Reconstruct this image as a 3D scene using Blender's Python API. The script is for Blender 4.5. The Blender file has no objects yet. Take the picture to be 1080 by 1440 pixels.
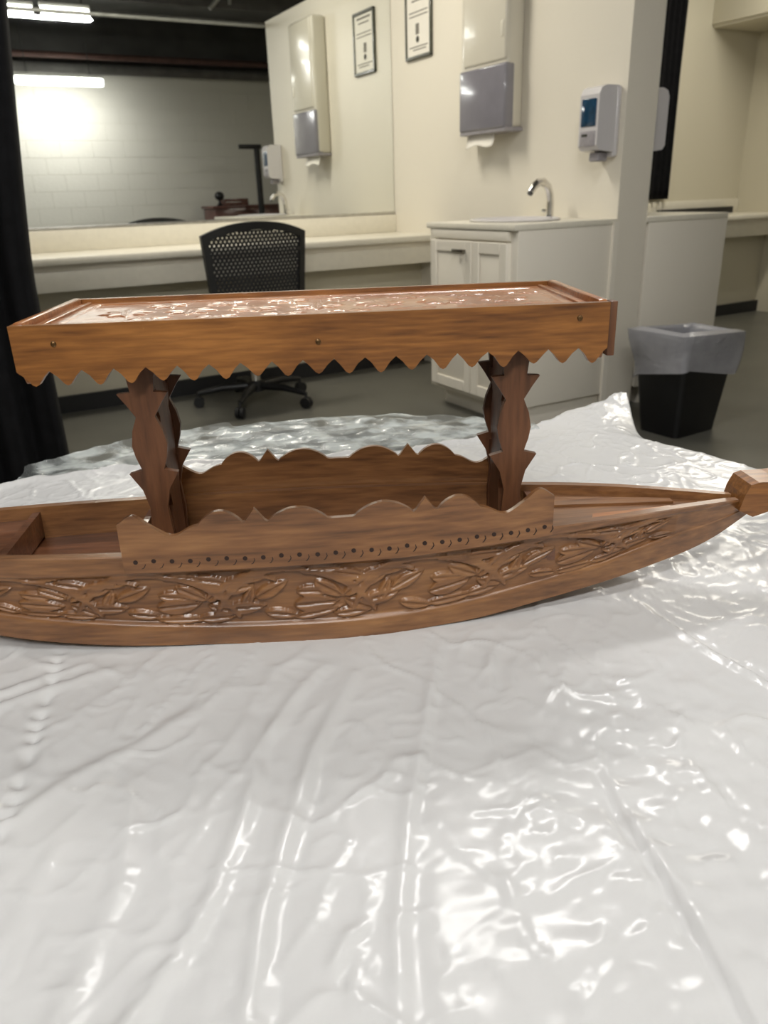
import bpy, bmesh, math, random
import numpy as np
from mathutils import Vector, Matrix
random.seed(4); RNG = np.random.RandomState(7)
scene = bpy.context.scene
COL = scene.collection
PI = math.pi

# ------------------------------------------------------------------ camera
EYE = 1.05; PITCH = math.radians(22.5); ROLL = math.radians(1.9)
fwd = Vector((0, math.cos(PITCH), -math.sin(PITCH))); rgt = Vector((1, 0, 0)); upv = rgt.cross(fwd)
cr, sr = math.cos(ROLL), math.sin(ROLL)
cx = cr*rgt - sr*upv; cy = sr*rgt + cr*upv; cz = -fwd
cam_d = bpy.data.cameras.new('camera'); cam = bpy.data.objects.new('camera', cam_d); COL.objects.link(cam)
M = Matrix((cx, cy, cz)).transposed().to_4x4(); M.translation = Vector((0, 0, EYE)); cam.matrix_world = M
cam_d.sensor_fit = 'HORIZONTAL'; cam_d.sensor_width = 36; cam_d.lens = 36.0
cam_d.clip_start = 0.02; cam_d.clip_end = 60
cam_d.dof.use_dof = True; cam_d.dof.focus_distance = 0.66; cam_d.dof.aperture_fstop = 15
scene.camera = cam

# ------------------------------------------------------------------ world, exposure
w = bpy.data.worlds.new('world'); scene.world = w; w.use_nodes = True
w.node_tree.nodes['Background'].inputs[0].default_value = (0.9, 0.95, 1, 1)
w.node_tree.nodes['Background'].inputs[1].default_value = 0.02
vs = scene.view_settings
vs.view_transform = 'Standard'; vs.look = 'None'; vs.gamma = 1; vs.use_curve_mapping = False; vs.exposure = 0.0
scene.cycles.use_denoising = True
scene.cycles.max_bounces = 10; scene.cycles.diffuse_bounces = 5; scene.cycles.glossy_bounces = 6
scene.cycles.transparent_max_bounces = 12; scene.cycles.sample_clamp_indirect = 8

YR = math.radians(29)          # the room is turned 29 degrees to the camera: local x = v (right), local y = u (away)
UX = Vector((-math.sin(YR), math.cos(YR), 0)); VX = Vector((math.cos(YR), math.sin(YR), 0))
def RW(u, v, z): return UX*u + VX*v + Vector((0, 0, z))
YB = math.radians(3.2)         # boat and table axis
SX = Vector((math.cos(YB), math.sin(YB), 0)); NX = Vector((-math.sin(YB), math.cos(YB), 0))
def BW(s, w_, z): return SX*s + NX*w_ + Vector((0, 0, z))
UM, PV, TABLE_Z = 4.75, 2.79, 0.728

def area(name, u, v, z, su, sv, power, col, tilt=None):
    d = bpy.data.lights.new(name, 'AREA'); d.shape = 'RECTANGLE'; d.size = sv; d.size_y = su; d.energy = power; d.color = col
    o = bpy.data.objects.new(name, d); COL.objects.link(o); o.location = RW(u, v, z); o.rotation_euler = (tilt or 0, 0, YR)
    return o
COOL = (1.0, 0.975, 0.95); WARM = (1.0, 0.93, 0.80)
area('lamp_bay', 1.45, 1.25, 2.52, 0.12, 0.90, 31, COOL)
area('fill_boat_front', -0.35, 0.1, 2.6, 0.14, 1.2, 15, COOL)  # unseen fill, added to light the front of the boat
area('lamp_wall', -1.32, 1.82, 2.33, 0.10, 0.98, 21, COOL, -0.45)
area('lamp_counter', 4.0, 1.35, 2.80, 0.14, 1.2, 50, WARM)
area('fill_far_bay', 3.5, 4.9, 2.75, 0.14, 1.2, 40, WARM)  # unseen fill, added to brighten the far bay
area('fill_behind_camera', -1.1, -0.9, 2.6, 0.14, 1.2, 76, COOL, 0.9)  # unseen fill added behind the camera, brightens the faces turned to it

# ------------------------------------------------------------------ materials
def mat(name, col, rough=0.5, metal=0, coat=0, spec=0.5, noise=None, bump=None, trans=0, alpha=1, emis=None, coat_rough=0.05):
    m = bpy.data.materials.new(name); m.use_nodes = True; nt = m.node_tree; N = nt.nodes; L = nt.links
    p = N['Principled BSDF']
    p.inputs['Base Color'].default_value = (*col, 1); p.inputs['Roughness'].default_value = rough
    p.inputs['Metallic'].default_value = metal; p.inputs['Coat Weight'].default_value = coat
    p.inputs['Coat Roughness'].default_value = coat_rough
    p.inputs['Specular IOR Level'].default_value = spec; p.inputs['Transmission Weight'].default_value = trans
    p.inputs['Alpha'].default_value = alpha
    if emis: p.inputs['Emission Color'].default_value = (*emis[0], 1); p.inputs['Emission Strength'].default_value = emis[1]
    tc = N.new('ShaderNodeTexCoord')
    if noise:      # (scale, amount)
        n = N.new('ShaderNodeTexNoise'); n.inputs['Scale'].default_value = noise[0]; n.inputs['Detail'].default_value = 5
        L.new(tc.outputs['Object'], n.inputs['Vector'])
        r = N.new('ShaderNodeValToRGB'); a = noise[1]
        r.color_ramp.elements[0].position = 0.3; r.color_ramp.elements[1].position = 0.7
        r.color_ramp.elements[0].color = (*[c*(1-a) for c in col], 1); r.color_ramp.elements[1].color = (*[min(1, c*(1+a)) for c in col], 1)
        L.new(n.outputs[0], r.inputs[0]); L.new(r.outputs[0], p.inputs['Base Color'])
    if bump:       # (scale, distance)
        n = N.new('ShaderNodeTexNoise'); n.inputs['Scale'].default_value = bump[0]; n.inputs['Detail'].default_value = 4
        L.new(tc.outputs['Object'], n.inputs['Vector'])
        b = N.new('ShaderNodeBump'); b.inputs['Distance'].default_value = bump[1]; b.inputs['Strength'].default_value = 0.6
        L.new(n.outputs[0], b.inputs['Height']); L.new(b.outputs[0], p.inputs['Normal'])
    return m

def wood(name, dark, mid, light, stretch=(3, 40, 40), scale=1.0, rough=0.38, coat=0.5, coat_rough=0.12, knots=0.0):
    m = bpy.data.materials.new(name); m.use_nodes = True; nt = m.node_tree; N = nt.nodes; L = nt.links
    p = N['Principled BSDF']; p.inputs['Roughness'].default_value = rough
    p.inputs['Coat Weight'].default_value = coat; p.inputs['Coat Roughness'].default_value = coat_rough
    tc = N.new('ShaderNodeTexCoord'); mp = N.new('ShaderNodeMapping'); mp.inputs['Scale'].default_value = [k*scale for k in stretch]
    L.new(tc.outputs['Object'], mp.inputs[0])
    n1 = N.new('ShaderNodeTexNoise'); n1.inputs['Scale'].default_value = 1.6; n1.inputs['Detail'].default_value = 6; n1.inputs['Distortion'].default_value = 0.9
    L.new(mp.outputs[0], n1.inputs['Vector'])
    n2 = N.new('ShaderNodeTexNoise'); n2.inputs['Scale'].default_value = 7; n2.inputs['Detail'].default_value = 4
    L.new(mp.outputs[0], n2.inputs['Vector'])
    n3 = N.new('ShaderNodeTexNoise'); n3.inputs['Scale'].default_value = 14; n3.inputs['Detail'].default_value = 2
    L.new(tc.outputs['Object'], n3.inputs['Vector'])
    mx = N.new('ShaderNodeMix'); mx.data_type = 'FLOAT'; mx.inputs[0].default_value = 0.5
    L.new(n1.outputs[0], mx.inputs[2]); L.new(n2.outputs[0], mx.inputs[3])
    mx2 = N.new('ShaderNodeMix'); mx2.data_type = 'FLOAT'; mx2.inputs[0].default_value = 0.25
    L.new(mx.outputs[0], mx2.inputs[2]); L.new(n3.outputs[0], mx2.inputs[3])
    r = N.new('ShaderNodeValToRGB'); e = r.color_ramp.elements
    e[0].position = 0.34; e[0].color = (*dark, 1); e[1].position = 0.66; e[1].color = (*light, 1)
    k = e.new(0.5); k.color = (*mid, 1)
    L.new(mx2.outputs[0], r.inputs[0]); L.new(r.outputs[0], p.inputs['Base Color'])
    b = N.new('ShaderNodeBump'); b.inputs['Distance'].default_value = 0.0006; b.inputs['Strength'].default_value = 0.35
    L.new(n2.outputs[0], b.inputs['Height']); L.new(b.outputs[0], p.inputs['Normal'])
    return m

def S(r, g, b):   # sRGB 0-255 -> linear
    return tuple(((c/255)/12.92 if c/255 <= 0.04045 else ((c/255+0.055)/1.055)**2.4) for c in (r, g, b))

MT = {}
MT['wall'] = mat('cream_paint', S(226, 220, 206), 0.42, spec=0.35, bump=(60, 0.0006))
MT['wall_bay'] = mat('beige_paint', S(202, 196, 176), 0.5, bump=(60, 0.0006))
MT['white_cab'] = mat('white_cabinet_paint', S(232, 226, 213), 0.4, bump=(30, 0.0003))
MT['laminate'] = mat('cream_laminate', S(226, 221, 206), 0.3, noise=(30, 0.03))
MT['block'] = mat('painted_block', S(214, 212, 202), 0.6, bump=(35, 0.004))
MT['black_paint'] = mat('black_paint', S(58, 57, 55), 0.6, noise=(3, 0.3))
MT['ceil'] = mat('black_ceiling', S(118, 118, 116), 0.8, noise=(2, 0.25))
MT['floor'] = mat('polished_concrete', S(92, 91, 84), 0.34, noise=(2.2, 0.14), bump=(9, 0.001))
MT['rubber'] = mat('black_rubber', S(20, 20, 21), 0.55, noise=(6, 0.2))
MT['mirror'] = mat('mirror_silver', (0.86, 0.88, 0.86), 0.012, metal=1, noise=(2, 0.01))
MT['alu'] = mat('brushed_aluminium', S(190, 188, 182), 0.3, metal=0.9, noise=(40, 0.1))
MT['curtain'] = mat('black_curtain_cloth', S(17, 17, 19), 0.9, spec=0.2, noise=(25, 0.3), bump=(250, 0.0008))
MT['chair_black'] = mat('black_plastic', S(18, 18, 19), 0.42, noise=(20, 0.15))
MT['chair_mesh'] = mat('black_elastic_mesh', S(24, 24, 26), 0.6, noise=(40, 0.2))
MT['chrome'] = mat('chrome', (0.75, 0.73, 0.7), 0.12, metal=1, noise=(6, 0.05))
MT['pull'] = mat('brushed_nickel_pull', S(110, 104, 95), 0.35, metal=0.8, noise=(20, 0.1))
MT['disp_white'] = mat('ivory_dispenser_plastic', S(205, 200, 186), 0.2, coat=0.4, noise=(5, 0.02))
MT['disp_grey'] = mat('smoked_grey_plastic', S(128, 126, 134), 0.16, coat=0.5, noise=(9, 0.06))
MT['soap_white'] = mat('white_dispenser_plastic', S(206, 203, 204), 0.25, coat=0.3, noise=(5, 0.02))
MT['soap_blue'] = mat('dark_blue_window', S(28, 62, 88), 0.15, coat=0.5, noise=(30, 0.3))
MT['soap_grey'] = mat('grey_label', S(150, 146, 150), 0.4, noise=(60, 0.15))
MT['paper'] = mat('paper', S(232, 228, 218), 0.8, noise=(20, 0.02))
MT['ink'] = mat('grey_ink', S(120, 116, 108), 0.8, noise=(200, 0.2))
MT['ink_dark'] = mat('dark_ink', S(58, 58, 50), 0.8, noise=(200, 0.2))
MT['frame'] = mat('dark_frame', S(78, 78, 66), 0.35, coat=0.2, noise=(30, 0.2))
MT['bin'] = mat('black_bin_plastic', S(16, 16, 18), 0.35, noise=(12, 0.2))
MT['liner'] = mat('translucent_grey_liner', S(172, 172, 178), 0.3, spec=0.6, alpha=0.74, noise=(14, 0.1), bump=(45, 0.006))
MT['table'] = mat('grey_table_laminate', S(92, 96, 96), 0.35, noise=(60, 0.12))
MT['steel'] = mat('grey_steel', S(70, 70, 70), 0.4, metal=0.7, noise=(20, 0.1))
MT['tube'] = mat('lit_lamp_tube', (1, 1, 0.96), 0.5, emis=((1, 1, 0.93), 9.0), noise=(3, 0.01))
MT['lamp_body'] = mat('white_enamel', S(215, 215, 210), 0.4, noise=(6, 0.03))
MT['pipe_grey'] = mat('galvanised_pipe', S(150, 150, 146), 0.45, metal=0.3, noise=(12, 0.15))
MT['pipe_red'] = mat('dull_red_pipe', S(84, 58, 52), 0.55, noise=(9, 0.2))
MT['dark_steel'] = mat('dark_steel', S(92, 90, 88), 0.6, noise=(6, 0.25))
MT['hole'] = mat('burnt_dot', S(38, 20, 12), 0.7, noise=(300, 0.2))
MT['brass'] = mat('tarnished_nail', S(96, 72, 44), 0.35, metal=0.8, noise=(300, 0.3))

MT['w_canopy'] = wood('honey_walnut', S(82, 46, 18), S(126, 80, 36), S(160, 106, 52), (3.0, 34, 34), 1.5, rough=0.4, coat=0.35, coat_rough=0.2)
MT['w_top'] = wood('varnished_canopy_top', S(120, 72, 38), S(162, 104, 62), S(190, 136, 90), (3.0, 30, 30), 1.5, rough=0.33, coat=0.6, coat_rough=0.14)
MT['w_hull'] = wood('brown_walnut_hull', S(80, 50, 27), S(122, 82, 48), S(148, 105, 64), (2.6, 26, 30), 1.5, rough=0.42, coat=0.4, coat_rough=0.2)
MT['w_post'] = wood('dark_walnut_post', S(62, 37, 22), S(92, 57, 34), S(112, 73, 46), (26, 26, 3), 1.5, rough=0.5, coat=0.08, coat_rough=0.3)
MT['w_dark'] = wood('deep_brown_walnut', S(70, 42, 26), S(100, 62, 40), S(126, 82, 54), (2.6, 26, 26), 1.5, rough=0.32, coat=0.6, coat_rough=0.1)
MT['w_far'] = wood('red_brown_wood', S(58, 30, 24), S(92, 52, 44), S(112, 70, 58), (2, 9, 9), 0.6, rough=0.5)

# crinkled white plastic
def plastic(name, col, rough, bump_d, alpha=None):
    m = mat(name, col, rough, spec=0.2); nt = m.node_tree; N = nt.nodes; L = nt.links; p = N['Principled BSDF']
    tc = N['Texture Coordinate'] if 'Texture Coordinate' in N else N.new('ShaderNodeTexCoord')
    n = N.new('ShaderNodeTexNoise'); n.noise_type = 'RIDGED_MULTIFRACTAL'; n.inputs['Scale'].default_value = 26; n.inputs['Detail'].default_value = 4
    n.inputs['Roughness'].default_value = 0.5
    L.new(tc.outputs['Object'], n.inputs['Vector'])
    n2 = N.new('ShaderNodeTexNoise'); n2.inputs['Scale'].default_value = 70; n2.inputs['Detail'].default_value = 3
    L.new(tc.outputs['Object'], n2.inputs['Vector'])
    mx = N.new('ShaderNodeMix'); mx.data_type = 'FLOAT'; mx.inputs[0].default_value = 0.45
    L.new(n.outputs[0], mx.inputs[2]); L.new(n2.outputs[0], mx.inputs[3])
    b = N.new('ShaderNodeBump'); b.inputs['Distance'].default_value = bump_d; b.inputs['Strength'].default_value = 0.5
    L.new(mx.outputs[0], b.inputs['Height']); L.new(b.outputs[0], p.inputs['Normal'])
    return m
MT['sheet'] = plastic('white_plastic_sheeting', S(206, 206, 206), 0.18, 0.0008)
MT['film'] = plastic('clear_plastic_film', S(200, 206, 204), 0.12, 0.004)
_nt = MT['film'].node_tree; _n = _nt.nodes.new('ShaderNodeTexNoise'); _n.inputs['Scale'].default_value = 1.0; _n.inputs['Detail'].default_value = 3
_mp = _nt.nodes.new('ShaderNodeMapping'); _mp.inputs['Scale'].default_value = (24, 34, 24); _tc = _nt.nodes.new('ShaderNodeTexCoord')
_nt.links.new(_tc.outputs['Object'], _mp.inputs[0]); _nt.links.new(_mp.outputs[0], _n.inputs['Vector'])
_mr = _nt.nodes.new('ShaderNodeMapRange'); _mr.inputs[1].default_value = 0.38; _mr.inputs[2].default_value = 0.6; _mr.inputs[3].default_value = 0.12; _mr.inputs[4].default_value = 0.72
_nt.links.new(_n.outputs[0], _mr.inputs[0]); _nt.links.new(_mr.outputs[0], _nt.nodes['Principled BSDF'].inputs['Alpha'])

# ------------------------------------------------------------------ helpers
def link(name, me, m=None, parent=None):
    o = bpy.data.objects.new(name, me); COL.objects.link(o)
    if m is not None and not me.materials: me.materials.append(MT[m])
    if parent is not None: o.parent = parent
    return o
def mesh_np(name, verts, faces, m, parent=None, smooth=False):
    me = bpy.data.meshes.new(name); me.from_pydata([tuple(map(float, v)) for v in verts], [], [tuple(map(int, f)) for f in faces]); me.update()
    if smooth: me.polygons.foreach_set('use_smooth', [True]*len(me.polygons))
    return link(name, me, m, parent)
def grid(name, P, m, parent=None, smooth=True, flip=False):
    """P: (a, b, 3) array of points"""
    A, B = P.shape[:2]
    i = np.arange(A*B).reshape(A, B)
    f = np.stack([i[:-1, :-1], i[1:, :-1], i[1:, 1:], i[:-1, 1:]], -1).reshape(-1, 4)
    if flip: f = f[:, ::-1]
    me = bpy.data.meshes.new(name)
    me.vertices.add(A*B); me.vertices.foreach_set('co', P.reshape(-1).astype(np.float32))
    me.loops.add(f.size); me.loops.foreach_set('vertex_index', f.reshape(-1).astype(np.int32))
    me.polygons.add(len(f)); me.polygons.foreach_set('loop_start', np.arange(0, f.size, 4, dtype=np.int32))
    me.polygons.foreach_set('loop_total', np.full(len(f), 4, dtype=np.int32))
    me.polygons.foreach_set('use_smooth', np.full(len(f), smooth))
    me.update(); me.validate()
    return link(name, me, m, parent)
def bm_obj(name, bm, m, parent=None, smooth=None):
    bmesh.ops.recalc_face_normals(bm, faces=bm.faces[:])
    me = bpy.data.meshes.new(name); bm.to_mesh(me); bm.free()
    if smooth == 'all':
        me.polygons.foreach_set('use_smooth', [True]*len(me.polygons))
    elif smooth:
        me.polygons.foreach_set('use_smooth', [True]*len(me.polygons)); me.set_sharp_from_angle(angle=math.radians(smooth))
    return link(name, me, m, parent)
def add_box(bm, x0, x1, y0, y1, z0, z1, bev=0.0, seg=2):
    r = bmesh.ops.create_cube(bm, size=1); vs_ = r['verts']
    for v in vs_:
        v.co = Vector((x0 + (v.co.x+.5)*(x1-x0), y0 + (v.co.y+.5)*(y1-y0), z0 + (v.co.z+.5)*(z1-z0)))
    if bev > 0:
        es = list({e for v in vs_ for e in v.link_edges})
        bmesh.ops.bevel(bm, geom=es, offset=bev, segments=seg, affect='EDGES', profile=0.5)
    return bm
def box(name, x0, x1, y0, y1, z0, z1, m, parent=None, bev=0.003, seg=2):
    return bm_obj(name, add_box(bmesh.new(), x0, x1, y0, y1, z0, z1, bev, seg), m, parent, 40 if bev else None)
def add_prism(bm, pts, depth, place):
    """pts: outline (a, b); place(a, b, d) -> xyz; extruded d = 0..depth"""
    lo = [bm.verts.new(place(a, b, 0)) for a, b in pts]; hi = [bm.verts.new(place(a, b, depth)) for a, b in pts]
    n = len(pts)
    bm.faces.new(lo); bm.faces.new(hi[::-1])
    for i in range(n): bm.faces.new((lo[i], hi[i], hi[(i+1) % n], lo[(i+1) % n]))
    return bm
def prism(name, pts, depth, place, m, parent=None, bev=0.0):
    bm = add_prism(bmesh.new(), pts, depth, place)
    bmesh.ops.triangulate(bm, faces=[f for f in bm.faces if len(f.verts) > 4])
    return bm_obj(name, bm, m, parent)
def add_strip(bm, rows, depth, place):
    """a board given as rows (a, lo, hi); place(a, b, d) -> xyz"""
    A = [[bm.verts.new(place(a, b, d)) for b, d in ((lo, 0), (hi, 0), (hi, depth), (lo, depth))] for a, lo, hi in rows]
    for p, q in zip(A[:-1], A[1:]):
        for k in range(4): bm.faces.new((p[k], p[(k+1) % 4], q[(k+1) % 4], q[k]))
    bm.faces.new(A[0]); bm.faces.new(A[-1])
    return bm
def add_tube(bm, pts, rad, seg=10, cap=True):
    pts = [Vector(p) for p in pts]; n = len(pts); rads = rad if isinstance(rad, (list, tuple)) else [rad]*n
    rings = []; prev = None
    for i, p in enumerate(pts):
        t = (pts[min(i+1, n-1)] - pts[max(i-1, 0)]).normalized()
        a = prev if prev is not None else (Vector((0, 0, 1)) if abs(t.z) < 0.9 else Vector((1, 0, 0)))
        b = t.cross(a).normalized(); a = b.cross(t).normalized(); prev = a
        rings.append([bm.verts.new(p + rads[i]*(math.cos(2*PI*k/seg)*a + math.sin(2*PI*k/seg)*b)) for k in range(seg)])
    for i in range(n-1):
        for k in range(seg): bm.faces.new((rings[i][k], rings[i][(k+1) % seg], rings[i+1][(k+1) % seg], rings[i+1][k]))
    if cap: bm.faces.new(rings[0]); bm.faces.new(rings[-1][::-1])
    return bm
def tube(name, pts, rad, m, parent=None, seg=10): return bm_obj(name, add_tube(bmesh.new(), pts, rad, seg), m, parent, 50)
def add_lathe(bm, prof, c=(0, 0, 0), seg=24):
    rings = [[bm.verts.new((c[0]+r*math.cos(2*PI*k/seg), c[1]+r*math.sin(2*PI*k/seg), c[2]+z)) for k in range(seg)] for r, z in prof]
    for i in range(len(rings)-1):
        for k in range(seg): bm.faces.new((rings[i][k], rings[i][(k+1) % seg], rings[i+1][(k+1) % seg], rings[i+1][k]))
    bm.faces.new(rings[0]); bm.faces.new(rings[-1])
    return bm
def lathe(name, prof, m, parent=None, c=(0, 0, 0), seg=24): return bm_obj(name, add_lathe(bmesh.new(), prof, c, seg), m, parent, 40)
def tag(o, label=None, cat=None, group=None, kind=None):
    if label: o['label'] = label
    if cat: o['category'] = cat
    if group: o['group'] = group
    if kind: o['kind'] = kind
    return o
def thing(name, label, cat, u, v, z=0, rot=0.0, group=None):
    o = bpy.data.objects.new(name, None); COL.objects.link(o); o.empty_display_size = 0.1
    o.location = RW(u, v, z); o.rotation_euler = (0, 0, YR + rot)
    return tag(o, label, cat, group)
def struct(name, x0, x1, y0, y1, z0, z1, m, label=None):
    """a piece of the room shell in room axes (x = v, y = u)"""
    o = box(name, x0, x1, y0, y1, z0, z1, m, None, bev=0); o.rotation_euler = (0, 0, YR)
    tag(o, label, None, None, 'structure'); return o
def vnoise(x, y, seed=0):
    """smooth value noise in numpy"""
    r = np.random.RandomState(seed); T = r.rand(256, 256)
    xi = np.floor(x).astype(int); yi = np.floor(y).astype(int); fx = x-xi; fy = y-yi
    fx = fx*fx*fx*(fx*(fx*6-15)+10); fy = fy*fy*fy*(fy*(fy*6-15)+10)
    g = lambda a, b: T[a % 256, b % 256]
    return (g(xi, yi)*(1-fx)+g(xi+1, yi)*fx)*(1-fy) + (g(xi, yi+1)*(1-fx)+g(xi+1, yi+1)*fx)*fy
def seg_dist(X, Y, pts):
    """distance to a polyline and the signed side"""
    D = np.full(X.shape, 9.0); SD = np.zeros(X.shape); TT = np.zeros(X.shape); n = len(pts)-1
    for i in range(n):
        ax, ay = pts[i]; bx, by = pts[i+1]; dx, dy = bx-ax, by-ay; l2 = dx*dx+dy*dy+1e-12
        t = np.clip(((X-ax)*dx+(Y-ay)*dy)/l2, 0, 1); px = X-ax-t*dx; py = Y-ay-t*dy; d = np.hypot(px, py)
        k = d < D; D = np.where(k, d, D); SD = np.where(k, np.sign(dx*py-dy*px), SD); TT = np.where(k, (i+t)/n, TT)
    return D, SD, TT

# ================================================================== the room
struct('floor', -3.6, 6.4, -2.2, 5.0, -0.1, 0.0, 'floor', 'polished dark grey concrete floor')
struct('ceiling', -3.6, 6.4, -2.2, 5.0, 3.2, 3.3, 'ceil', 'open black painted ceiling')
struct('wall_back', -3.6, 6.4, UM, 5.0, 0, 3.2, 'wall_bay', 'cream wall behind the counters')
struct('wall_left', -3.7, -3.5, -2.2, 5.0, 0, 3.2, 'wall')
struct('wall_right', 6.25, 6.45, -2.2, 5.0, 0, 3.2, 'wall_bay', 'beige side wall of the far bay')
struct('wall_partition', PV, 2.98, 2.74, UM, 0, 2.36, 'wall', 'cream partition wall carrying the dispensers')
wf = struct('wall_front', -3.6, 6.4, -2.2, -2.004, 0, 3.2, 'block', 'painted block wall seen in the mirror')
# painted blocks of the wall that the mirror shows (pieces of the setting)
bw, bh = 0.40, 0.20
bm = bmesh.new(); add_box(bm, -bw/2+.0015, bw/2-.0015, -0.011, 0.008, -bh/2+.0015, bh/2-.0015, 0.003, 1)
blk = bm_obj('block', bm, 'block', wf); bme = blk.data
first = True
for r in range(3, 13):
    for c in range(-1, 17):
        x = -0.2 + c*bw + (0.2 if r % 2 else 0); z = r*bh - bh/2 + 0.0
        o = blk if first else bpy.data.objects.new('block', bme)
        if not first: COL.objects.link(o); o.parent = wf
        first = False
        o.location = (x, -2.008 + 0.001*random.random(), z)
struct('trim_1', -3.6, 6.4, -2.02, -1.95, 2.56, 3.2, 'black_paint', 'black painted upper band of the block wall')
struct('baseboard_back', -3.4, PV, 4.40, 4.425, 0, 0.09, 'rubber', 'black rubber base under the counter')
struct('baseboard_right', 2.98, 6.25, 4.40, 4.425, 0, 0.09, 'rubber')

# ------------------------------------------------------------------ mirror
t = thing('wall_mirror', 'wide frameless wall mirror above the long counter, reflecting the block wall', 'mirror', UM, 1.0, 0.935)
box('mirror_glass', -2.6, PV-1.0-0.004, -0.008, -0.002, 0.0, 1.75, 'mirror', t, 0)
box('mirror_channel', -2.6, PV-1.0-0.004, -0.014, -0.001, -0.014, 0.004, 'alu', t, 0.002)

# ------------------------------------------------------------------ counters
def counter(label, v0, v1):
    t = thing('makeup_counter', label, 'counter', 4.20, (v0+v1)/2, 0); h = (v1-v0)/2
    box('counter_top', -h, h, 0, UM-4.20, 0.775, 0.81, 'laminate', t, 0.006)
    box('apron', -h, h, 0.05, 0.075, 0.645, 0.742, 'laminate', t, 0.003)
    box('apron_rail', -h, h, 0.06, 0.09, 0.74, 0.776, 'white_cab', t, 0.002)
    box('backsplash', -h, h, UM-4.20-0.02, UM-4.20, 0.81, 0.92, 'laminate', t, 0.003)
    box('knee_panel', -h, h, 0.225, 0.25, 0.0, 0.775, 'wall_bay', t, 0.002)
    return t
counter('long cream counter under the mirror behind the black chair', -3.4, PV)
counter('short cream counter in the far bay beyond the waste bin', 2.98, 6.25)

# ------------------------------------------------------------------ sink cabinet and its twin
def base_cabinet(label, v0, v1, doors_left):
    t = thing('sink_cabinet', label, 'cabinet', 2.74, v0, 0); W = v1-v0; D = 0.69
    box('carcass', 0.02, W, 0, D, 0.10, 0.886, 'white_cab', t, 0.002)
    box('toe_kick', 0.09, W, 0.03, D-0.03, 0.0, 0.10, 'white_cab', t, 0.001)
    box('worktop', -0.004 if doors_left else 0.0, W, -0.004, D+0.004, 0.886, 0.912, 'laminate', t, 0.004)
    if doors_left:
        for y0, y1, hy in ((0.045, 0.298, None), (0.306, 0.648, 0.385)):
            d = box('door', 0.0, 0.02, y0, y1, 0.125, 0.835, 'white_cab', t, 0.002)
            f = 0.05
            bm = bmesh.new()
            add_box(bm, -0.008, 0.001, y0, y0+f, 0.125, 0.835, 0.002, 1); add_box(bm, -0.008, 0.001, y1-f, y1, 0.125, 0.835, 0.002, 1)
            add_box(bm, -0.008, 0.001, y0+f, y1-f, 0.125, 0.125+f, 0.002, 1); add_box(bm, -0.008, 0.001, y0+f, y1-f, 0.835-f, 0.835, 0.002, 1)
            bm_obj('door_frame', bm, 'white_cab', d, 40)
            if hy:
                bm = bmesh.new(); add_box(bm, -0.034, -0.024, hy-0.045, hy+0.045, 0.786, 0.800, 0.004)
                add_box(bm, -0.026, -0.006, hy-0.036, hy-0.026, 0.788, 0.798, 0.002, 1); add_box(bm, -0.026, -0.006, hy+0.026, hy+0.036, 0.788, 0.798, 0.002, 1)
                tag(bm_obj('handle', bm, 'pull', d, 40), 'dull metal bar handle')
        box('top_rail', 0.0, 0.02, 0.045, 0.648, 0.843, 0.882, 'white_cab', t, 0.002)
        # basin rim set into the worktop
        bm = bmesh.new(); seg = 40; pr = [(1.0, .9122), (1.03, .918), (0.98, .924), (0.93, .918), (0.86, .88), (0.6, .80), (0.0001, .79)]
        rings = [[bm.verts.new((0.28+0.19*r*math.cos(2*PI*k/seg), 0.36+0.24*r*math.sin(2*PI*k/seg), max(z, .9122) if i < 4 else .9126)) for k in range(seg)] for i, (r, z) in enumerate(pr)]
        for i in range(len(rings)-1):
            for k in range(seg): bm.faces.new((rings[i][k], rings[i][(k+1) % seg], rings[i+1][(k+1) % seg], rings[i+1][k]))
        tag(bm_obj('basin', bm, 'soap_white', t, 50), 'white oval basin rim')
    return t
base_cabinet('white two-door sink cabinet with faucet on its top', 2.2, PV, True)
base_cabinet('plain white cabinet end behind the black waste bin', 2.98, 3.555, False)
box_trim = struct('trim_2', 2.765, 2.795, 2.728, 2.742, 0.0, 0.90, 'white_cab', 'narrow trim strip on the partition edge')

# faucet
t = thing('faucet', 'curved chrome sink faucet on the white cabinet', 'faucet', 3.10, 2.70, 0.912)
lathe('base_flange', [(0.03, 0), (0.03, 0.006), (0.02, 0.012), (0.018, 0.02)], 'chrome', t)
pts = [(0, 0, 0.01), (0, 0, 0.07), (-0.004, 0, 0.11), (-0.02, 0, 0.145), (-0.05, 0, 0.166), (-0.08, 0, 0.165), (-0.105, 0, 0.148), (-0.125, 0, 0.122)]
tube('spout', pts, [0.019, 0.018, 0.018, 0.019, 0.02, 0.019, 0.017, 0.015], 'chrome', t, 14)
tube('aerator', [(-0.122, 0, 0.126), (-0.131, 0, 0.114)], 0.0135, 'steel', t, 14)
bm = bmesh.new(); add_box(bm, -0.012, 0.012, 0.02, 0.05, 0.03, 0.044, 0.004); bm_obj('lever', bm, 'chrome', t, 40)

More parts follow.
